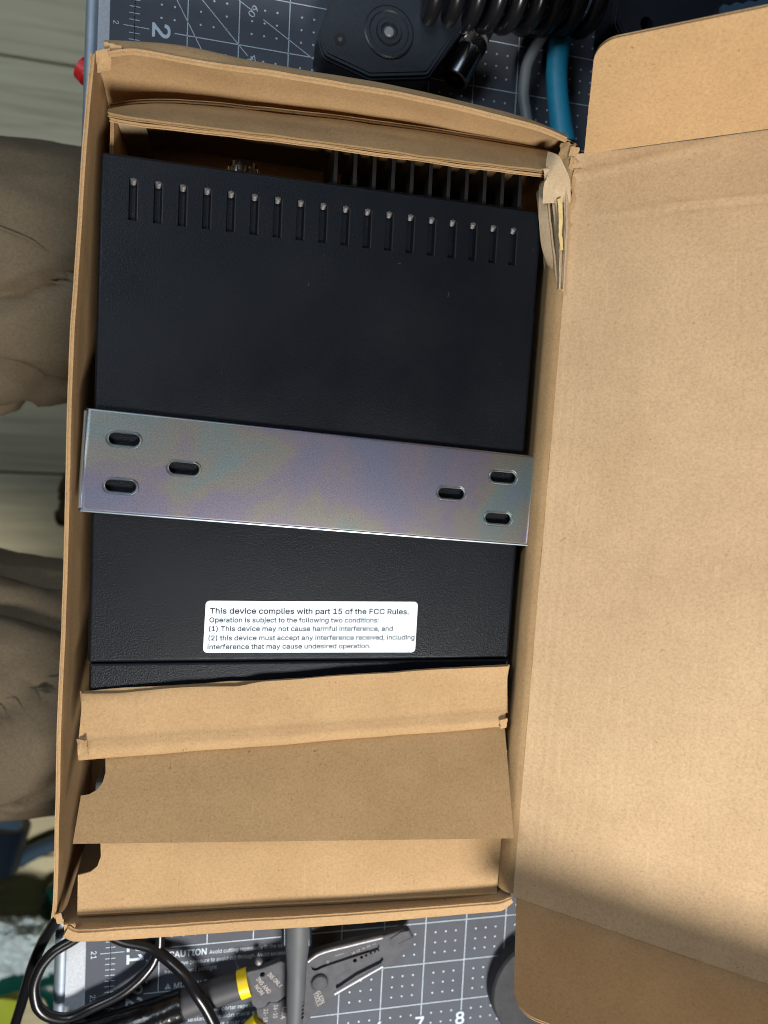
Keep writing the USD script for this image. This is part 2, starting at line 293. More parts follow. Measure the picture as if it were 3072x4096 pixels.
for X in range(0, 15):
    for Y in [0, 1, 2, 3, 4, 19, 20, 21, 22, 23]:
        for a in (.25, .5, .75):
            for b in (.25, .5, .75):
                x, y = X + a, -(Y + b)
                if (X == 0 and (a < .6 and Y > 19 or a < .5 or abs((y % 1) - .5) > .3 and a < .6)) or boxed.contains(Point(x, y)) or (1 < x < 5 and -23 < y < -22): continue
                if Y == 23 and b > .6: continue
                d = dm.copy(); d.apply_translation([x, y, 0]); dots.append(d)
part('grid_dots', cat_(dots), PRINT, cm, kind='stuff')
for ang in (30, 45, 60):
    a = math.radians(ang); L = 2.28 / math.cos(a) if ang == 30 else (3.1 if ang == 45 else 3.55)
    s0, s1 = (0.0, L) if ang != 60 else (0, 2.60)
    part('angle_line', ln(0, 0, math.sin(a) * s1, -math.cos(a) * s1, .014), PRINT, cm)
    if ang == 60: part('angle_line', ln(math.sin(a) * 2.85, -math.cos(a) * 2.85, math.sin(a) * 7, -math.cos(a) * 7, .014), PRINT, cm)
    c = np.array([math.sin(a), -math.cos(a), 0]); q = {30: 2.72, 45: 3.2, 60: 2.62}[ang]; d = np.array([math.cos(a), math.sin(a), 0])
    part('numeral', text(str(ang), c * (q - .065) + d * .12 + [0, 0, Z0], -d, .13, .23), PRINT, cm)
DN = (0, -1, 0)
part('numeral', text('2', (0.34, -1.86, Z0), DN, .33, .27, True), PRINT, cm); part('numeral', text('2', (-0.39, -1.95, Z0), DN, .10), PRINT, cm)
for s, y in (('20', -19.80), ('21', -20.80), ('22', -21.78)):
    part('numeral', text(s, (0.34, y, Z0), DN, .33, .50, True), PRINT, cm); part('numeral', text(s, (-0.39, y - .13, Z0), DN, .11), PRINT, cm)
for k in range(2, 13): part('numeral', text(str(k), (k - .13 if k < 10 else k - .2, -23.62, Z0), (1, 0, 0), .30, None, True), PRINT, cm)
def line(s, x, y, w, h=.088, bold=False): part('warning_text', text(s, (x, y, Z0), (1, 0, 0), h, w, bold), PRINT, cm)
line('CAUTION', 1.20, -21.24, .80, .14, True); line('Avoid cutting repeatedly in the same spot.', 2.06, -21.24, 2.0)
line('excessive pressure to avoid cut through. Avoid excessive', 1.15, -21.42, 2.72); line('heat or direct sunlight.', 1.13, -21.60, 1.12)
tr = Polygon([(1.13, -21.95), (1.27, -21.95), (1.20, -21.82)]).difference(sbox(1.193, -21.91, 1.207, -21.86)).difference(Point(1.2, -21.93).buffer(.009))
part('warning_triangle', extr(tr, Z0, Z1), PRINT, cm); line('MISE EN GARDE', 1.33, -21.95, 1.1, .12, True); line('rendre impropre la surface', 1.13, -22.13, 1.5)
line('CAUCIÓN', 1.3, -22.58, .72, .12, True); line('Evite cortar repetidamente en el', 2.08, -22.58, 1.7); line('demasiada presión para evitar', 1.4, -22.76, 2.0); line('calor excesivo y la luz solar directa', 1.12, -22.94, 2.1)

# ================================================================== the open box
box_ = thing('shipping_box', 'open brown corrugated shipping box with its lid hinged to the right', 'box', (4, -11, 0))
FL = np.array([(-0.25, -3.7, .02), (8.2, -3.9, .02), (8.05, -18.75, .02), (-0.75, -18.5, .02)])
part('base_panel', board(grid([[FL[0], FL[1]], [FL[3], FL[2]]], 20, 16) + [0, 0, .05], .06), KRAFT, box_)
rim = [(205, 117), (199, 180), (195, 219), (176, 484), (164, 660), (154, 893), (147, 1188), (139, 1400), (133, 1564), (129, 1744), (123, 1944), (118, 1985)]
G = grid([[at(x, y, 2.66 + .04 * math.sin(i * 1.7)) for i, (x, y) in enumerate(rim)], [at(x, y, 2.66) * [1, 1, 0] + [-.02, -.5 * (y > 1980), 1.3] for x, y in rim], [at(x, y, 2.66) * [1, 1, 0] + [.06, -.6 * (y > 1980), .03] for x, y in rim]], 110, 9, True, 0.04, 3, .9)
part('left_wall', board(G, .068), KRAFT, box_)
# rear wall: a double wall rolled over at the top, bowed outwards
out = [(226, 88), (300, 93), (406, 103), (594, 142), (806, 178), (975, 216), (1123, 254), (1225, 296)]
inn = [(234, 118), (300, 114), (400, 133), (594, 160), (831, 200), (1060, 250), (1160, 276), (1224, 303)]
H = [2.62] * 8
O3 = [at(*p, 2.36) for p in out]; I3 = [at(*p, 2.72) for p in inn]
mid = [(np.array(a) * .5 + np.array(b) * .5) + [0, .02, .045] for a, b in zip(O3, I3)]
low = [np.array([-.22 + 8.75 * t, -4.25 - .03 * t, 0.06]) for t in np.linspace(0, 1, len(I3))]
G = grid([[p * [1, 1, 0] + [0, .04, .03] for p in O3], [p * [1, 1, .5] + [0, .03, 0] for p in O3], O3, mid, I3, [p + [0, .005, -.05] for p in I3], [np.array([q[0], p[1] + .03, 2.2]) for p, q in zip(I3, low)], [np.array([q[0], p[1] * .4 + q[1] * .6, 1.2]) for p, q in zip(I3, low)], low], 90, 6, True, 0.04, 11, 1.1)
part('rear_wall', board(G, .05), KRAFT, box_)
out = [(136, 2022), (161, 2033), (250, 2029), (486, 2013), (780, 1993), (1080, 1967), (1108, 1948)]
inn = [(150, 2000), (170, 2009), (255, 2003), (490, 1988), (780, 1970), (1075, 1947), (1104, 1937)]
O3 = [at(*p, 2.56) for p in out]; I3 = [at(*p, 2.70) for p in inn]
mid = [(np.array(a) * .5 + np.array(b) * .5) + [0, -.01, .035] for a, b in zip(O3, I3)]
low = [np.array([-.5 + 8.5 * t, -18.35 - .25 * t, .06]) for t in np.linspace(0, 1, len(I3))]
G = grid([[p * [1, 1, 0] + [0, -.04, .03] for p in O3], [p * [1, 1, .5] for p in O3], O3, mid, I3, [p + [0, -.012, -.05] for p in I3], [np.array([q[0] * .7 + p[0] * .3, p[1] - .06, 2.45]) for p, q in zip(I3, low)], [np.array([q[0], p[1] - .09, 1.9]) for p, q in zip(I3, low)], low], 90, 6, True, 0.035, 21, 1.1)
part('front_wall', board(G, .05), KRAFT, box_)
HA, HB = at(1242, 333, 2.70), at(1108, 1937, 2.70); U = (HB - HA) / np.linalg.norm(HB - HA); LH = np.linalg.norm(HB - HA)
side = np.cross(U, [0, 0, 1]); side *= np.sign(side[0]); th = math.radians(39)
D = side * math.cos(th) + np.array([0, 0, 1]) * math.sin(th); NL = np.cross(D, U); NL *= np.sign(NL[2])
hp = [HA + U * LH * t for t in np.linspace(0.005, .995, 8)]
G = grid([[p + [0.0, 0, .0] for p in hp], [p + [-.10, 0, -.035] for p in hp], [p + [-.22, 0, -.26] for p in hp], [p + [-.20, 0, -.42] for p in hp], [p + [-.06, .35 * (i == 0), -1.4] for i, p in enumerate(hp)], [p * [1, 1, 0] + [-.05, .45 * (i == 0), .05] for i, p in enumerate(hp)]], 100, 6, True, .035, 31, 1.3)
part('hinge_wall', board(G, .06), KSHADE, box_)
# lid: one panel sloping up to the right, with two scored creases and a soft dent along the hinge
n_u, n_d = 220, 130; us, ds = np.linspace(0, LH, n_u), np.linspace(0.0, 8.2, n_d); UU, DD = np.meshgrid(us, ds, indexing='ij')
z = 0.05 * (meshkit.fbm(np.stack([UU * .35, DD * .35, 0 * UU], -1), 3, 5) - .5)
cu = 1.18 - .10 * DD / 4 + .09 * (meshkit.fbm(np.stack([DD * 1.3, 0 * DD, 0 * DD], -1), 3, 9) - .5)
z += (.022 * np.exp(-((UU - cu) / .035) ** 2) - .02 * np.exp(-((UU - cu - .07) / .03) ** 2)) * np.clip(DD * 1.2 - .4, 0, 1) - 0.07 * np.clip((cu - UU) / 1.2, 0, 1) * np.clip(DD, 0, 1)
cu2 = .06 + .10 * DD + .02 * np.sin(DD * 5); z += .03 * np.clip(1 - np.abs(UU - (.40 - .13 * DD)) / .10, 0, 1) * np.clip((2.6 - DD) * 2, 0, 1)
for dd in (.17, .33, .48): z -= .012 * np.exp(-((DD - dd) / .03) ** 2)
G = HA + UU[..., None] * U + DD[..., None] * D + z[..., None] * NL
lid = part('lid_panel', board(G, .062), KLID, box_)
def flap(O, sg, ph, h, inset0, inset1, r, taper):
    f = sg * U * math.cos(ph) + NL * math.sin(ph); nn = np.cross(D, f); nn *= np.sign(nn @ (NL * math.cos(ph) - sg * U * math.sin(ph)))
    P = Polygon([(inset0, -.04), (8.1, -.04), (8.1 - .6, h - taper * 8), (inset1, h)]); P = P.buffer(-r).buffer(r).union(Polygon([(inset0, -.04), (8.1, -.04), (7.9, h * .5), (inset0 + (inset1 - inset0) * .5, h * .5)]))
    return plate(P, O, D, f, nn, .06)
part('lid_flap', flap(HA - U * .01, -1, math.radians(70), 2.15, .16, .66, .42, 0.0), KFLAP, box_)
part('lid_flap', flap(HB + U * .01, 1, math.radians(74), 2.2, .06, .68, .5, .04), KRAFT, box_)
# frayed corners
def crumple(P, w, seed, m=KPALE, parent=box_, name='torn_corner'):
    P = [np.array(p, float) for p in P]; G = grid([[P[0], P[1]], [P[3], P[2]]], 14, 13); r = np.random.default_rng(seed)
    G += w * (meshkit.fbm(G * 7 + seed, 3, seed)[..., None] - .5) * np.array([.8, .8, 1.6]); part(name, board(G, .03, False), m, parent, smooth=25)
crumple([HA + (-.12, .10, .03), HA + (.06, .06, .05), HA + (.05, -.30, .02), HA + (-.10, -.32, -.05)], .16, 3, KRAFT)
crumple([HA + (-.24, .22, -.10), HA + (-.04, .12, .0), HA + (-.06, -.12, -.02), HA + (-.26, -.08, -.2)], .18, 5, KSHADE)
crumple([HA + (-.02, -.3, .03), HA + (.09, -.3, .07), HA + (.03, -1.75, .03), HA + (-.10, -1.7, -.02)], .07, 8, KRAFT)
crumple([at(224, 92, 2.62), at(262, 98, 2.70), at(262, 120, 2.68), at(230, 124, 2.62)], .09, 4, KRAFT)
crumple([at(206, 112, 2.66), at(236, 108, 2.7), at(240, 150, 2.5), at(210, 160, 2.5)], .08, 14, KRAFT)
crumple([at(118, 1976, 2.66), at(132, 1972, 2.6), at(138, 1996, 2.5), at(124, 1996, 2.55)], .08, 6, KRAFT)
crumple([at(138, 1998, 2.66), at(160, 1996, 2.7), at(168, 2022, 2.66), at(140, 2022, 2.55)], .07, 7, KRAFT)

# ================================================================== folded insert at the back
ins = thing('cardboard_insert', 'folded cardboard insert between the rear wall and the black radio', 'insert', (4, -4.7, 0))
back = [at(*p, 2.10) for p in ((236, 236), (300, 226), (400, 226), (594, 245), (800, 268), (1000, 297), (1182, 327))]
frt = [at(*p, 2.74) for p in ((234, 243), (300, 256), (400, 268), (594, 290), (800, 318), (1000, 346), (1178, 368))]
G = grid([[a + [0, .03, -.6] for a in back], back, [a * .55 + b * .45 + [0, 0, .06] for a, b in zip(back, frt)], frt], 80, 8, True, .05, 41, 1.2)
part('folded_top', board(G, .062), KSHADE, ins)
G2 = grid([[a * .6 + b * .4 + [0, .0, -.10] for a, b in zip(back, frt)], [a + [0, -.035, -.085] for a in frt]], 80, 8, False, .04, 44, 1.4)
part('folded_layer', board(G2, .062), KRAFT, ins)
G3 = grid([[a + [0, .05, -.05] for a in back], [a * [1, 1, 0] + [0, .10, .1] for a in back]], 60, 10, False, .05, 46)
part('insert_panel', board(G3, .06), KRAFT, ins)
G3 = grid([[(0.0, -4.55, 2.0), (0.0, -5.3, 2.0)], [(.02, -4.55, .1), (.02, -5.3, .1)]], 10, 10, False, .02, 47); part('insert_wing', board(G3, .06), KRAFT, ins)
G3 = grid([[(.45, -4.5, 2.15), (.02, -4.62, 2.1)], [(.45, -4.5, .1), (.02, -4.62, .1)]], 10, 10, False, .02, 48); part('insert_wing', board(G3, .06), KPALE, ins)
# layered strip turned down the right side: a fan of torn liners
for Lp, Rp, hl, hr, mt in (([(1164, 388), (1168, 520), (1194, 598)], [(1182, 392), (1196, 520), (1207, 622)], 2.4, 2.66, KPALE), ([(1180, 388), (1198, 480), (1206, 622)], [(1194, 388), (1207, 470), (1211, 624)], 2.62, 2.74, KTORN),
                           ([(1192, 384), (1206, 450), (1208, 626)], [(1203, 384), (1213, 450), (1214, 624)], 2.72, 2.68, KPALE), ([(1200, 380), (1212, 450), (1212, 628)], [(1212, 380), (1222, 440), (1218, 618)], 2.68, 2.78, KTORN),
                           ([(1210, 376), (1222, 440), (1216, 630)], [(1218, 376), (1230, 440), (1221, 620)], 2.80, 2.66, KPALE)):
    part('side_layer', board(grid([[at(*p, hl) for p in Lp], [at(*p, hr) for p in Rp], [at(*p, hr) + [.03, 0, -.5] for p in Rp]], 44, 5, False, .05, 60, 2.0), .03, False), mt, ins)
crumple([at(1205, 430, 2.80), at(1213, 426, 2.82), at(1216, 540, 2.78), at(1209, 540, 2.78)], .05, 22, KYEL, ins, 'torn_liner')
part('side_layer', board(grid([[at(1183, 326, 2.60), at(1178, 370, 2.80)], [at(1214, 348, 2.86), at(1182, 384, 2.84)], [at(1233, 402, 2.84), at(1176, 398, 2.80)], [at(1231, 440, 2.76), at(1172, 440, 2.6)]], 20, 8, True, .07, 66, 2.5), .035), KPALE, ins)
crumple([at(1172, 364, 2.80), at(1202, 370, 2.80), at(1222, 412, 2.80), at(1178, 402, 2.76)], .10, 25, KPALE, ins, 'torn_corner')

# ================================================================== radio
RX0, RX1, RY0, RY1, RH = -0.165, 7.69, -14.02, -5.36, 2.35
radio = thing('radio', 'black textured radio lying upside down in the box', 'radio', (3.8, -9.8, 0.1))
s_ = m3.Manifold.sphere(.075, 24)
body = m3.Manifold.batch_hull([s_.translate([x, y, z]) for x, y in ((RX0 + .085, RY1 - .075), (7.775 - .075, RY1 - .075), (RX0 + .06, RY0 + .075), (7.66 - .075, RY0 + .075)) for z in (.215, RH - .075)])
def groove(x, y0, y1, w=.15, d=.075):
    pr = np.array([(x - w / 2, RH + .02), (x + w / 2, RH + .02), (x + w * .16, RH - d), (x - w * .40, RH - d)])
    V = np.array([(px, y, pz) for y in (y0, y1) for px, pz in pr]); V[6:, 1] -= .05; V[2:4, 1] += .03
    return m3.Manifold.hull_points(V.astype(np.float32))
sl = []
for k in range(18): sl.append(groove(.385 + .4015 * k, -6.435, -5.73))
case = part('case', tm(body - m3.Manifold.compose(sl)), BLACKTEX, radio, smooth=35)
for k in range(18):
    x = .385 + .4015 * k; v = m3.Manifold.hull(m3.Manifold.sphere(.045, 14).scale([1.2, .9, .2]).translate([x, -5.745, RH - .008]) + m3.Manifold.sphere(.035, 14).scale([1.3, .9, .25]).translate([x - .008, -5.81, RH - .045])); part('vent_lip', v, GREYGLINT, case)  # lip facet painted lighter to hold the glint of the lamp
    part('vent_edge', tube([(x + .074, -5.76, RH - .002), (x + .074, -6.08, RH - .002), (x + .074, -6.42, RH - .002)], .014, 8, smooth=False), GLOSSB, case)  # added glossy tube, shaped to catch a highlight along the slot
part('front_bezel', bevelbox(RX0 + .02, RX1 - .02, -14.75, RY0 - .012, .2, RH - .012, .05, 3), BLACKTEX, radio)
part('bezel_trim', bevelbox(RX0 + .05, RX1 - .05, -14.98, -14.762, .2, RH - .07, .05, 3), BLACKTEX, radio)
for k in range(11):
    x = 3.80 + k * .354
    V = np.array([(x - .034, RY1 + .005, .6), (x + .034, RY1 + .005, .6), (x - .034, RY1 + .80, .6), (x + .034, RY1 + .80, .6), (x - .034, RY1 + .005, 2.22), (x + .034, RY1 + .005, 2.22), (x - .034, RY1 + .78, 2.20), (x + .034, RY1 + .78, 2.20)], np.float32)
    part('heat_sink_fin', m3.Manifold.hull_points(V), FIN, radio)
part('heat_sink_plate', bevelbox(3.7, 7.45, RY1 + .002, RY1 + .1, .5, 2.1, .02), FIN, radio)
a = np.array([2.18, RY1, 1.66]); an = np.arange(0, 2 * np.pi, 2 * np.pi / 72)
conn = part('antenna_socket', lathe(a, a + [0, .6, 0], [(.0, .20), (.16, .20), (.17, .29), (.24, .29), (.26, .24), (.36, .24), (.36, .2)], 40), DCHROME, radio)
teeth = Polygon([((.33 if i % 3 else .27) * math.cos(t), (.33 if i % 3 else .27) * math.sin(t)) for i, t in enumerate(an)])
T = extr(teeth, 0, .13); T.apply_transform(np.array([[1, 0, 0, a[0]], [0, 0, 1, a[1] + .1], [0, -1, 0, a[2]], [0, 0, 0, 1]])); part('toothed_ring', T, CHROME, conn)
part('side_screw', lathe((RX0 - .10, -12.3, 1.7), (RX0 + .05, -12.3, 1.7), [(0, .1), (.03, .14), (.1, .14), (.15, .1)], 24), CHROME, radio)
fl = rounded(Polygon([(1.795, -12.905), (5.725, -12.895), (5.72, -13.875), (1.775, -13.85)]), .075)
stk = part('label_sticker', extr(fl, RH + .001, RH + .006), STICK, radio)
def lab(s, x0, x1, y, bold=False, h=.085):
    p0, p1 = at(x0, y, RH), at(x1, y, RH)
    part('label_text', text(s, (p0[0], p0[1], RH + .0075), (1, 0, 0), h, p1[0] - p0[0], True), INK if bold else INK2, stk)
lr_ = np.random.default_rng(5)
for k in range(14):
    x, y = lr_.uniform(.1, 7.4), lr_.uniform(-13.6, -5.6); L_, t_ = lr_.uniform(.03, .14), lr_.uniform(0, 3.1)
    if -11.9 < y < -9.5 or (1.7 < x < 5.8 and y < -12.8) or -6.6 < y < -5.6: continue
    part('lint', tube([(x, y, RH + .004), (x + L_ / 2 * math.cos(t_), y + L_ / 2 * math.sin(t_), RH + .005), (x + L_ * math.cos(t_ + .5), y + L_ * math.sin(t_ + .5), RH + .004)], .0025, 5, 8), GREYRUB, radio)
lab('This device complies with part 15 of the FCC Rules.', 453, 883, 1325, True, .098)
lab('Operation is subject to the following two conditions:', 452, 818, 1344)
lab('(1) This device may not cause harmful interference, and', 451, 848, 1363)
lab('(2) this device must accept any interference received, including', 450, 895, 1383)
lab('interference that may cause undesired operation.', 448, 800, 1402)

# ================================================================== bracket across the radio
br = thing('mounting_bracket', 'iridescent zinc mounting bracket with six slots lying across the radio', 'bracket', (3.8, -10.7, 2.45))
BH = 2.475; bp = [at(*p, BH)[:2] for p in ((183, 880), (1158, 985), (1135, 1178), (167, 1103))]
O = np.array([*(bp[0] * .5 + bp[3] * .5), 0]); ex = np.array([*((bp[1] + bp[2]) * .5 - (bp[0] + bp[3]) * .5), 0]); BL = np.linalg.norm(ex); ex /= BL; BL += .09; ey = np.array([-ex[1], ex[0], 0]); BW = .5 * (np.linalg.norm(bp[0] - bp[3]) + np.linalg.norm(bp[1] - bp[2]))
def slot2(x, y, l=.54, w=.235): return LineString([(x - l / 2 + w / 2, y), (x + l / 2 - w / 2, y)]).buffer(w / 2, 8)
hole = []
for (px_, py_) in ((268, 949), (260, 1050), (397, 1012), (1087, 1031), (1076, 1120), (975, 1066)):
    q = at(px_, py_, BH) - O; hole.append(slot2(q @ ex, q @ ey))
R_ = .11; t_ = .075
sec = sbox(0, -2.0, BL, 0).union(sbox(0, -2, .1, 0)).buffer(-R_).buffer(R_, 6).difference(sbox(t_, -3, BL - t_, -t_).buffer(-(R_ - t_)).buffer(R_ - t_, 6))
U3 = m3.CrossSection([np.array(sec.exterior.coords)[:-1]], m3.FillRule.EvenOdd).extrude(BW).rotate([90, 0, 0]).translate([0, BW / 2, 0])
U3 = U3 ^ m3.CrossSection([np.array(sbox(-BW / 2, -3, BW / 2, 0).buffer(-.045).buffer(.045, 6).exterior.coords)[:-1]], m3.FillRule.EvenOdd).extrude(BL + 1).rotate([90, 0, 90]).translate([-.5, 0, 0])
for h_ in hole:
    U3 = U3 - mani(extr(h_, -.5, .5)) - m3.Manifold.hull(mani(extr(h_.buffer(.034), 0, .02)) + mani(extr(h_.buffer(.001), -.03, -.029)))
edge_cut = m3.Manifold.hull(mani(extr(sbox(-1, -BW / 2 - .02, BL + 1, -BW / 2), -.0, .02)) + mani(extr(sbox(-1, -BW / 2 - .02, BL + 1, -BW / 2 + .015), -0.0, .02)) + mani(extr(sbox(-1, -BW / 2 - .02, BL + 1, -BW / 2 - .01), -.02, .02)))
m = tm(U3); T = np.eye(4); T[:3, 0], T[:3, 1], T[:3, 3] = ex, ey, O + [0, 0, BH]; m.apply_transform(T)
part('strap', m, ZINC, br, smooth=40)
loc = lambda x, y, z: O + ex * x + ey * y + [0, 0, BH + z]
part('bright_edge', tube([loc(.05, -BW / 2 + .012, -.022), loc(BL / 2, -BW / 2 + .012, -.022), loc(BL - .05, -BW / 2 + .012, -.022)], .03, 10, smooth=False), ZEDGE, br)  # added tube, a painted highlight along the front edge
for k, h_ in enumerate(hole):
    c_ = np.array(h_.exterior.coords); part('slot_rim', tube([loc(x, y, -.016) for x, y in c_], .021, 8, smooth=False), ZEDGE, br)  # added rim tubes, their highlight put into the brighter zinc colour
part('bright_edge', tube([loc(.018, -BW / 2 + .05, -.03), loc(.018, 0, -.03), loc(.018, BW / 2 - .05, -.03)], .032, 10, smooth=False), ZEDGE, br)  # added tube, a painted highlight down the left bend

# ================================================================== carton of accessories and torn insert at the front
tor = thing('torn_insert', 'torn pale cardboard flap folded over the front end of the radio', 'insert', (3.7, -14.8, 0))
def pts(h, *p): return [at(x, y, h_) for (x, y), h_ in zip(p, h if isinstance(h, (list, tuple)) else [h] * len(p))]
xs = np.linspace(0, 1, 15); jag = np.array([0, 3, 2, 0, 1, 5, -3, -4, -5, -5, -4, -5, -4, -3, -2]) * 1.0
r0 = [at(175 + 925 * t, 1499 - 57 * t + j, 2.44 + .13 * t) for t, j in zip(xs, jag)]
def row(y0, y1, h, x0=175, x1=1096): return [at(x0 + (x1 - x0) * t, y0 + (y1 - y0) * t, h) for t in xs]
G = grid([r0, row(1530, 1470, 2.50), row(1590, 1525, 2.49, 170, 1094), row(1606, 1542, 2.515, 168, 1092), row(1622, 1556, 2.535, 168, 1091), row(1640, 1568, 2.47, 170, 1090), row(1641, 1569, 2.33, 170, 1090)], 120, 6, True, .05, 71, 1.0)
part('torn_flap', board(G, .05), KRAFT, tor)
r1 = [at(172 + 930 * t, 1493 - 57 * t + j * .4, 2.38 + .12 * t) for t, j in zip(xs, -jag)]
G = grid([r1, row(1530, 1470, 2.43), row(1600, 1540, 2.40)], 120, 6, False, .04, 75, 1.6); part('torn_layer', board(G, .03, False), KSHADE, tor)
crumple([at(166, 1596, 2.5), at(185, 1600, 2.62), at(190, 1632, 2.58), at(170, 1640, 2.5)], .07, 35, KRAFT, tor)
crumple([at(1080, 1556, 2.6), at(1096, 1552, 2.6), at(1094, 1572, 2.55), at(1082, 1574, 2.56)], .06, 36, KRAFT, tor)
car = thing('accessory_carton', 'plain brown carton with two thumb notches inside the box front', 'carton', (3.7, -17.3, 0))
TL, TR, BR_, BL_ = at(186, 1630, 2.30), at(1088, 1560, 2.30), at(1110, 1812, 3.02), at(157, 1824, 3.02)
ex1 = (TR - TL); Lx = np.linalg.norm(ex1); ex1 /= Lx; ey1 = ((BL_ + BR_) - (TL + TR)) / 2; ey1 -= ex1 * (ey1 @ ex1) * 1.0; ey1 /= np.linalg.norm(ey1); en1 = np.cross(ex1, ey1); en1 *= np.sign(en1[2])
def uv(P): q = P - TL; return (q @ ex1, q @ ey1)
def onp(x, y):                                        # a picture point carried onto the slanting flap
    d = at(x, y, 0) - CC; k = (en1 @ (TL - CC)) / (en1 @ d); return uv(CC + d * k)
nc = Polygon([onp(x, y) for x, y in ((140, 1600), (227, 1600), (228, 1668), (222, 1690), (210, 1706), (192, 1716), (180, 1718), (140, 1722))])
P = Polygon([onp(x, y) for x, y in ((195, 1600), (1089, 1556), (1110, 1811), (157, 1823))]).difference(nc)
part('raised_flap', plate(P, TL, ex1, ey1, en1, .035, False), KSHADE, car)
B0 = [at(x, y, 2.42) for x, y in ((170, 1790), (1086, 1780), (1073, 1927), (167, 1972))]
nb = Polygon([at(x, y, 2.42)[:2] for x, y in ((100, 1780), (216, 1780), (218, 1850), (210, 1872), (195, 1884), (172, 1890), (100, 1892))])
PB = Polygon([p[:2] for p in B0]).difference(nb)
part('top_panel', extr(PB, 2.385, 2.42), KRAFT, car)
a, b = B0[3], B0[2]
G = grid([[a + [0, .0, 0], b], [a + [0, -.05, -.03], b + [0, -.05, -.03]], [a + [0, -.065, -.1], b + [0, -.065, -.1]], [a * [1, 1, 0] + [0, -.05, .1], b * [1, 1, 0] + [0, -.05, .1]]], 40, 5, False, .01, 81); part('front_panel', board(G, .035, False), KRAFT, car)
G = grid([[B0[1] + [-.02, 1.5, -.03], B0[2] + [-.02, 0, -.03]], [B0[1] * [1, 1, 0] + [-.02, 1.5, .1], B0[2] * [1, 1, 0] + [-.02, 0, .1]]], 12, 6); part('side_panel', board(G, .03, False), KRAFT, car)
pw = thing('power_supply', 'dark blue black part seen through the upper thumb notch', 'accessory', at(205, 1670, 1.6) * [1, 1, 0])
part('body', bevelbox(.1, 1.2, -16.3, -15.45, .1, 1.75, .18, 4), NAVY, pw)
part('grey_end', bevelbox(-.05, .9, -16.7, -16.33, .1, 2.0, .03, 3), GREYRUB, pw)

# ================================================================== behind the box
mic = thing('microphone', 'black hand microphone lying face down behind the box', 'microphone', (5, -1.8, 0))
mp = rounded(flat([(738, -60), (678, 108), (690, 150), (790, 196), (915, 192), (1030, 20), (1040, -60)], .5), .22)
part('rear_shell', solid(mp, .35, .95, .12), BLACKPL, mic); part('front_shell', solid(mp.buffer(-.02), .03, .345, .06), BLACKPL, mic)
c = at(840, 70, .95)
part('hang_button', lathe(c, c + [0, 0, 1], [(-.02, .50), (.02, .50), (.04, .47), (.04, .40), (.015, .38), (.015, .26), (.05, .24), (.05, .17), (0.01, .15)], 48), BLACKPL, mic)
part('button_screw', lathe(c, c + [0, 0, 1], [(.0, .10), (.035, .10), (.06, .07)], 20), GREYRUB, mic)
s = at(735, 85, .95); part('screw_recess', lathe(s, s + [0, 0, 1], [(-.03, .12), (.004, .12), (.004, .10)], 24), DARK, mic); part('screw', lathe(s, s + [0, 0, 1], [(.0, .05), (.007, .04)], 12), GREYGLINT, mic)
cc = thing('coiled_cord', 'glossy black coiled cord with a threaded metal plug', 'cord', (7.4, -.8, 0))
a0, b0 = np.array([5.6, -.78, .95]), np.array([9.3, -.30, .95]); t = np.linspace(0, 1, 330); w = 2 * np.pi * 8.6 * t
ax = (b0 - a0) / np.linalg.norm(b0 - a0); v1 = np.cross(ax, [0, 0, 1]); v1 /= np.linalg.norm(v1)
P = a0 + t[:, None] * (b0 - a0) + .60 * (np.cos(w)[:, None] * v1 + np.sin(w)[:, None] * np.array([0, 0, 1]))
part('cord', tube(P, .17, 14, smooth=False), CABLE, cc)
p0, p1 = np.array(at(1046, 52, .42)), np.array(at(975, 187, .40)); p0[2] = p1[2] = .36; dd = (p1 - p0) / np.linalg.norm(p1 - p0)
part('plug_barrel', lathe(p0, p1, [(.62, .27), (.66, .29), (1.32, .29), (1.34, .27), (1.34, .235), (.95, .23)], 40), DCHROME, cc)
part('plug_pin', rod(p0 + dd * .9, p0 + dd * 1.3, .06, .05), plain('brass_pin', (.5, .36, .15), .3, 1.0), cc); part('plug_insulator', rod(p0 + dd * .8, p0 + dd * 1.0, .22), DARK, cc)
kn = Polygon([((.30 if i % 2 else .275) * math.cos(q), (.30 if i % 2 else .275) * math.sin(q)) for i, q in enumerate(np.linspace(0, 2 * np.pi, 72, endpoint=False))])
def along(poly, P0, d, h, tw=0.0):
    u = np.cross(d, [0, 0, 1]); u /= np.linalg.norm(u); w_ = np.cross(d, u); q = m3.CrossSection([np.array(poly.exterior.coords)[:-1]], m3.FillRule.EvenOdd).extrude(h, 10, tw); q = tm(q)
    T = np.eye(4); T[:3, 0], T[:3, 1], T[:3, 2], T[:3, 3] = u, w_, d, P0; q.apply_transform(T); return q
part('knurled_ring', along(kn, p0 + dd * .40, dd, .24, 30), DCHROME, cc); part('collar', rod(p0 + dd * .28, p0 + dd * .40, .25), STEELB, cc)
part('knurled_grip', along(affinity.scale(kn, .86, .86), p0 - dd * .35, dd, .62, 60), FIN, cc)
pl = thing('pliers', 'pliers with one teal handle and one grey handle poking out behind the box', 'pliers', (8.2, -2, 0))
H1 = [at(x, y, .42) for x, y in ((1210, 62), (1207, 100), (1203, 150), (1204, 200), (1209, 250), (1217, 312))]; H1 = [np.array(p) for p in H1]
part('teal_handle', tube([H1[0] + (np.array(H1[0]) - H1[1]) * .12] + H1, [.16, .23, .235, .23, .225, .23, .24, .26], 20), TEAL, pl)
part('hang_hole', lathe(np.array(at(1216, 68, .62)), np.array(at(1216, 68, .62)) + [0, 0, .1], [(-.03, .04), (.012, .035)], 14), DARK, pl)
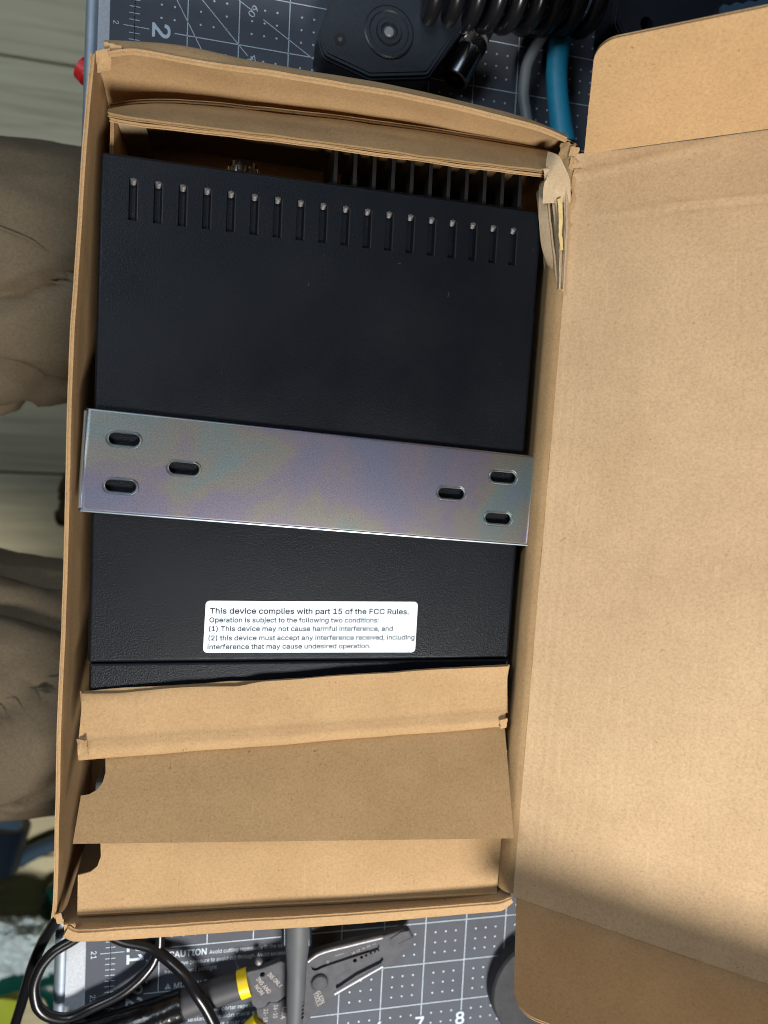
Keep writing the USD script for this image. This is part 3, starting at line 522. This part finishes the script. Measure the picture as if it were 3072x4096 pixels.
part('grey_handle', tube([at(x, y, .4) for x, y in ((1192, 56), (1172, 80), (1150, 112), (1136, 150), (1131, 195), (1136, 245), (1148, 300))], [.09, .115, .12, .12, .12, .12, .13], 16), GREYRUB, pl)
hs = thing('black_housing', 'black plastic housing with a round hole behind the lid', 'housing', at(1450, 30, 0))
hp_ = rounded(flat([(1322, -60), (1306, 70), (1322, 105), (1345, 125), (1430, 140), (1800, 120), (1800, -60)], .5), .2)
q = solid(hp_, .03, .9, .12); c = at(1397, 52, .9); part('shell', q - m3.Manifold.cylinder(.6, .15, .15, 32).translate([c[0], c[1], .5]), BLACKPL, hs)
th_ = [(1560 + i * 14, 10 - i * 2 + (6 if i % 2 else 0)) for i in range(12)]
part('ribbed_edge', solid(rounded(flat(th_ + [(1720, 60), (1560, 60)], 1.0), .02), .905, 1.05, .03), NAVYL, hs)

# ================================================================== in front of the box
def cable(name, label, px, h, r=.1):
    p = tube([at(x, y, z) for (x, y), z in zip(px, h)], r, 14, 90); t = thing(name, label, 'cable', at(*px[0], 0)); part('sheath', p, CABLE, t); return t
cable('power_cable', 'black cable hanging down past the bench edge at lower left', [(150, 1940), (135, 1968), (118, 1994), (97, 2026), (76, 2072), (60, 2120), (46, 2170), (32, 2215), (10, 2300)], [.3, .25, .2, -.1, -.6, -1.2, -1.7, -2.1, -3.0], .115)
cable('power_cable', 'glossy black cable making a loop over the bench edge', [(200, 2000), (157, 2031), (118, 2055), (88, 2090), (74, 2133), (79, 2169), (104, 2194), (143, 2200), (200, 2176), (258, 2148), (306, 2110), (333, 2074), (345, 2036), (345, 1990)], [.12, .14, .18, .22, .24, .25, .25, .25, .28, .28, .24, .18, .14, .12], .11)
cable('power_cable', 'black cable crossing the grey tool grip in front of the box', [(225, 2010), (265, 2031), (322, 2044), (361, 2072), (397, 2105), (430, 2155), (462, 2212), (490, 2270)], [.12, .13, .16, .30, .55, .76, .78, .6], .12)

ws = thing('wire_strippers', 'steel wire stripping pliers with charcoal grips and yellow collars', 'wire strippers', at(640, 2120, 0))
gp = [at(x, y, .34) for x, y in ((180, 2245), (300, 2208), (420, 2160), (470, 2143), (516, 2128))]
part('grip', tube(gp, [.30, .32, .31, .285, .27], 22), GRIP, ws)
tp = [at(x, y, .42) for x, y in ((150, 2254), (240, 2228), (330, 2196), (395, 2171))]; part('tape_wrap', tube(tp, [.34, .36, .35, .335], 22), TAPE, ws)
def sq(a, b, r, k=.62):
    return m3.Manifold.batch_hull([m3.Manifold.sphere(r * k, 20).scale([1, 1, 1]).translate(p) for p in (a, b)])
ca, cb = np.array(at(517, 2128, .42)), np.array(at(538, 2120, .42)); part('yellow_collar', tube([ca, (ca + cb) / 2, cb], [.283, .285, .285], 28, smooth=False), YEL, ws)
Z = lambda pts_, h: flat(pts_, h)
b1 = Z([(530, 2098), (565, 2090), (606, 2074), (622, 2078), (650, 2100), (640, 2140), (617, 2149), (608, 2156), (598, 2163), (580, 2162), (572, 2173), (556, 2177), (545, 2168), (540, 2140)], .4)
u = solid(rounded(b1, .02), .30, .44, .02); hc = at(567, 2105, .44); u = u - m3.Manifold.cylinder(1, .055, .055, 24).translate([hc[0], hc[1], 0]); part('upper_arm', u, STEEL, ws)
b2 = Z([(554, 2180), (572, 2176), (584, 2166), (602, 2167), (614, 2158), (630, 2150), (670, 2135), (680, 2180), (655, 2235), (600, 2260), (560, 2215)], .3)
part('lower_arm', solid(rounded(b2, .02), .16, .285, .02), STEEL, ws)
jaw = Z([(655, 2195), (655, 2090), (663, 2070), (690, 2055), (760, 2035), (830, 2020), (868, 2008), (884, 2008), (893, 2024), (893, 2034), (842, 2082), (790, 2110), (718, 2155), (680, 2190)], .46)
s1_ = rounded(Z([(672, 2086), (676, 2076), (700, 2069), (760, 2052), (812, 2036), (819, 2040), (818, 2050), (760, 2068), (700, 2088), (682, 2096), (674, 2094)], .46), .03)
s2_ = rounded(Z([(724, 2106), (760, 2092), (822, 2064), (829, 2070), (822, 2080), (770, 2106), (726, 2136)], .46), .03)
J = solid(rounded(jaw, .05), .30, .48, .03) - mani(extr(s1_, .42, .6)) - mani(extr(s2_, .40, .6))
for (x, y), r in zip(((767, 2075), (781, 2068), (791, 2064), (801, 2059), (810, 2056), (818, 2053)), (.045, .036, .03, .026, .022, .02)):
    q = at(x, y, .48); J = J - m3.Manifold.cylinder(1, r, r, 20).translate([q[0], q[1], 0])
for i in range(7):
    q = at(862 + i * 4.6, 2037 - i * 2.3, .48); J = J - m3.Manifold.cube([.03, .05, 1], True).rotate([0, 0, 45]).translate([q[0], q[1], .3])
part('jaw', J, STEEL, ws)
tip = Z([(842, 2028), (866, 2012), (882, 2010), (890, 2023), (845, 2045)], .48); part('jaw_tip', solid(rounded(tip, .02), .481, .50, .008), STEEL, ws)
part('inlay', extr(s1_.buffer(-.02), .42, .428), STEEL, ws); part('inlay', extr(s2_.buffer(-.02), .40, .408), STEEL, ws)
rods = [at(x, y, .49) for x, y in ((665, 2076), (690, 2059), (760, 2040), (826, 2024))]; part('bright_edge', tube(rods, .045, 10), STEELB, ws)
rods = [at(x, y, .47) for x, y in ((722, 2146), (770, 2118), (826, 2086))]; part('bright_edge', tube(rods, .045, 10), STEELB, ws)
c = at(690, 2121, .48); part('pivot_ring', lathe(c, c + [0, 0, 1], [(-.02, .22), (.002, .22), (.002, .2)], 32), DARK, ws); part('pivot_bolt', lathe(c, c + [0, 0, 1], [(-.02, .185), (.03, .185), (.06, .16), (.075, .10), (.08, .02)], 36), STEEL, ws)
part('spring_pin', trimesh.creation.icosphere(3, .085).apply_translation(at(559, 2077, .3)), STEELB, ws)
def etch(s, p, q, h, z=.4402, bold=False):
    A_, B_ = np.array(at(*p, z)), np.array(at(*q, z)); part('etched_text', text(s, A_, B_ - A_, h, np.linalg.norm(B_ - A_), bold), ETCH, ws)
etch('INS ONLY', (577, 2106), (604, 2134), .09); etch('INS AND', (553, 2116), (579, 2147), .09); etch('NON', (549, 2132), (564, 2150), .09)
etch('22-18', (570, 2180), (569, 2208), .09, .2855); etch('16-10', (592, 2171), (590, 2199), .09, .2855); etch('USA', (611, 2175), (606, 2201), .09, .2855)
etch('KLEIN', (684, 2142), (694, 2168), .085, .4805); etch('TOOLS', (676, 2146), (686, 2174), .085, .4805)
etch('CUT', (705, 2076), (708, 2088), .05, .4285); etch('SCREWS', (724, 2066), (742, 2060), .05, .4285); etch('STRIP WIRE', (732, 2100), (756, 2090), .05, .4085)
for i, s in enumerate(('10', '12', '14', '16', '18', '20')): etch(s, (760 + i * 11, 2062 - i * 5), (767 + i * 11, 2059 - i * 5), .05, .4285)
gp2 = [at(x, y, .3) for x, y in ((562, 2206), (540, 2232), (500, 2275))]; part('yellow_collar', tube(gp2[:2], [.2, .24], 20, smooth=False, m=3), YEL, ws); part('grip', tube(gp2[1:], [.26, .28], 20, smooth=False), GRIP, ws)

gt = thing('grey_tool', 'grey plastic tool handle with slotted grip lying across the wire strippers', 'tool', at(640, 2120, 0))
ctr = [at(x, y, .84) for x, y in ((643, 1985), (643, 2020), (642, 2050), (641, 2085), (640, 2130), (638, 2175), (636, 2212), (635, 2250))]
part('handle', tube(ctr, [.285, .28, .235, .205, .205, .19, .175, .18], 26), plain('grey_tool_plastic', (.085, .09, .10), .6, bump=(500, .1, .0004)), gt)
for sx, w_ in ((666, .07), (614, .06)):
    a, b = np.array(at(sx, 1990, .90)), np.array(at(sx, 2036, .90)); part('dark_inlay', m3.Manifold.batch_hull([m3.Manifold.sphere(w_, 16).scale([1, 1, 1.6]).translate(p.tolist()) for p in (a, b)]), NAVY, gt)
for i in range(7):
    a = np.array(at(651, 2149 + i * 8.5, .99)); b = np.array(at(655.5, 2146 + i * 8.5, .95)); part('grip_slot', rod(a, b, .016, n=8), DARK, gt)

dk = thing('round_disc', 'worn black round disc lying under the lower lid flap', 'disc', at(1165, 2140, 0))
c = at(1170, 2138, .42); part('disc_body', lathe(c * [1, 1, 0], c * [1, 1, 0] + [0, 0, 1], [(.03, 1.19), (.06, 1.24), (.36, 1.24), (.42, 1.20), (.44, 1.12), (.44, .0001)], 72), DISC, dk)
pp = thing('paper_sheet', 'white paper corner beside the black disc at the bottom edge', 'paper', at(1350, 2230, 0))
part('sheet', board(grid([[at(1255, 2196, .62), at(1560, 2206, .62)], [at(1215, 2240, .60), at(1560, 2300, .60)]], 20, 10, False, .03, 91), .012, False), PAPER, pp)

# ================================================================== below the bench edge
per = thing('person', 'seated person in khaki trousers with thighs under the bench', 'person', (-6, -10, -24))
def bone(js):
    out = []
    for (a, ra), (b, rb) in zip(js[:-1], js[1:]):
        out.append(m3.Manifold.hull(m3.Manifold.sphere(ra, 28).translate(a) + m3.Manifold.sphere(rb, 28).translate(b)))
    return out
bs = []
bs += bone([((-15.5, -9.4, -5.4), 4.6), ((-10, -6.6, -5.6), 3.9), ((-3.2, -5.75, -5.9), 3.45), ((3.0, -5.4, -6.2), 2.8), ((-1.0, -9.6, -13.5), 2.3), ((-4.0, -13.0, -20.0), 1.8)])
bs += bone([((-15.5, -13.4, -5.4), 4.6), ((-10, -16.0, -5.6), 4.1), ((-3.2, -16.9, -5.9), 3.65), ((3.0, -17.2, -6.2), 2.9), ((2.4, -16.6, -14), 2.2), ((2.0, -16.2, -20.5), 1.6)])
bs += bone([((-16, -11.4, -4.8), 5.5), ((-17, -11.4, 2), 5.0), ((-16.6, -11.4, 9), 5.4)])
mm = tm(m3.Manifold.batch_boolean(bs, m3.OpType.Add).refine_to_length(.32)); mm = trimesh.Trimesh(mm.vertices, mm.faces, process=True); trimesh.smoothing.filter_taubin(mm, iterations=25)
V = np.array(mm.vertices); N = mm.vertex_normals
wr = meshkit.fbm(V * [.28, .55, .4], 4, 77) - .5; q_ = V @ np.array([[.8, .5, 0], [-.55, .85, 0], [0, 0, 1]]).T; fold = np.abs(meshkit.noise(q_ * [.22, .85, .5] + 9, 78) - .5)
V = V + N * (0.9 * wr - .5 * np.exp(-(fold / .045) ** 2) * (np.abs(V[:, 0]) < 9))[:, None]; mm = trimesh.Trimesh(V, mm.faces, process=False)
part('trousers', mm, CLOTH, per, smooth=True)
from scipy.spatial import cKDTree
up = V[V[:, 2] > -6.2]; kd = cKDTree(up[:, :2])
sp = [at(x, y, -2.3)[:2] for x, y in ((-60, 470), (0, 492), (60, 514), (120, 546), (140, 548), (160, 536), (185, 520))]
spz = [np.array([*q, up[kd.query(q, 12)[1], 2].mean() + .03]) for q in sp]
part('seam', tube(spz, .035, 8), CLOTH, per)
for y, sx in ((-13.2, -2.0), (-16.0, 1.0)):
    part('shoe', m3.Manifold.batch_hull([m3.Manifold.sphere(r, 18).translate([x + sx, y, z_]) for x, z_, r in ((-1.6, -21.9, 1.5), (1.5, -22.4, 1.5), (5.5, -22.9, 1.0), (-1.6, -22.9, 1.0))]), SHOE, per)
FZ = -24
def fa(x, y, h=0): return np.array(at(x, y, FZ + h))
rb = thing('ribbed_cylinder', 'dark blue ribbed plastic cylinder lying on the floor at lower left', 'cylinder', fa(10, 1830))
a, b = fa(14, 1775, 2.2), fa(-14, 1872, 2.2); L = np.linalg.norm(b - a); prof = []
for i in range(13): s_ = L * i / 13; prof += [(s_, 1.1), (s_ + L * .045, 1.18), (s_ + L * .055, 1.0), (s_ + L * .07, 1.0)]
part('ribbed_body', lathe(a, b, prof, 36), NAVY, rb); part('end_bracket', m3.Manifold.batch_hull([m3.Manifold.sphere(.3, 16).translate(p.tolist()) for p in (fa(-10, 1756, 3.4), fa(18, 1762, 3.4), fa(36, 1780, 3.0), fa(-5, 1775, 3.4))]), NAVYL, rb)
bl = thing('blue_rod', 'slate blue rod on the floor near the bench edge', 'rod', fa(90, 1835)); part('rod', tube([fa(42, 1858, .5), fa(80, 1836, .6), fa(140, 1816, .7)], .42, 14), NAVYL, bl)
cp = thing('crumpled_paper', 'crumpled white tissue on the floor beside the green bag', 'paper', fa(50, 2050))
G = grid([[fa(-40, 1960, 3), fa(60, 1985, 3.5), fa(105, 2010, 3)], [fa(-40, 2060, 4.5), fa(50, 2050, 5), fa(118, 2075, 3.5)], [fa(-40, 2130, 2.5), fa(40, 2115, 2.8), fa(100, 2105, 2.2)]], 60, 26, True)
G = G + 2.6 * np.stack([meshkit.fbm(G * .55 + 7 * c, 4, 95 + c) - .5 for c in range(3)], -1); part('tissue', board(G, .05, False), CRUMP, cp, smooth=False)
gb = thing('green_bag', 'dark green plastic bag with a handle on the floor at lower left', 'bag', fa(60, 2140))
def blob(P, r, amp, seed, name, m):
    q = tm(m3.Manifold.batch_hull([m3.Manifold.sphere(r, 20).translate(p.tolist()) for p in P]).refine_to_length(.5)); v = np.array(q.vertices); v += (meshkit.fbm(v * .5, 3, seed) - .5)[:, None] * amp * q.vertex_normals; part(name, trimesh.Trimesh(v, q.faces, process=False), m, gb, smooth=40)
blob([fa(-60, 2110, 1.4), fa(60, 2095, 1.6), fa(120, 2080, 1.5)], .85, 1.2, 101, 'bag_body', GREEN)
blob([fa(125, 1930, 1), fa(112, 2000, 1.2), fa(130, 2080, 1.2), fa(150, 2000, 1)], .8, 1.2, 103, 'bag_side', GREEN)
part('bag_handle', tube([fa(60, 2120, 1.4), fa(110, 2125, 1.5), fa(128, 2160, 1.2), fa(125, 2230, .9)], [.7, .7, .6, .5], 14), GREEN, gb)
lm = thing('lime_scrap', 'lime green plastic scrap at the bottom left corner', 'scrap', fa(15, 2190)); G = grid([[fa(-20, 2165, 1), fa(42, 2160, 1)], [fa(-20, 2240, 1), fa(40, 2240, 1)]], 12, 11, False, .5, 111, .5); part('scrap', board(G, .06, False), LIME, lm)
rd = thing('red_handle', 'red plastic handle end sticking out under the bench edge', 'handle', at(182, 155, -3)); a, b = np.array(at(174, 146, -3)), np.array(at(205, 170, -3)); part('handle_end', tube([a, a * .6 + b * .4, b], [.26, .3, .22], 18), RED, rd)
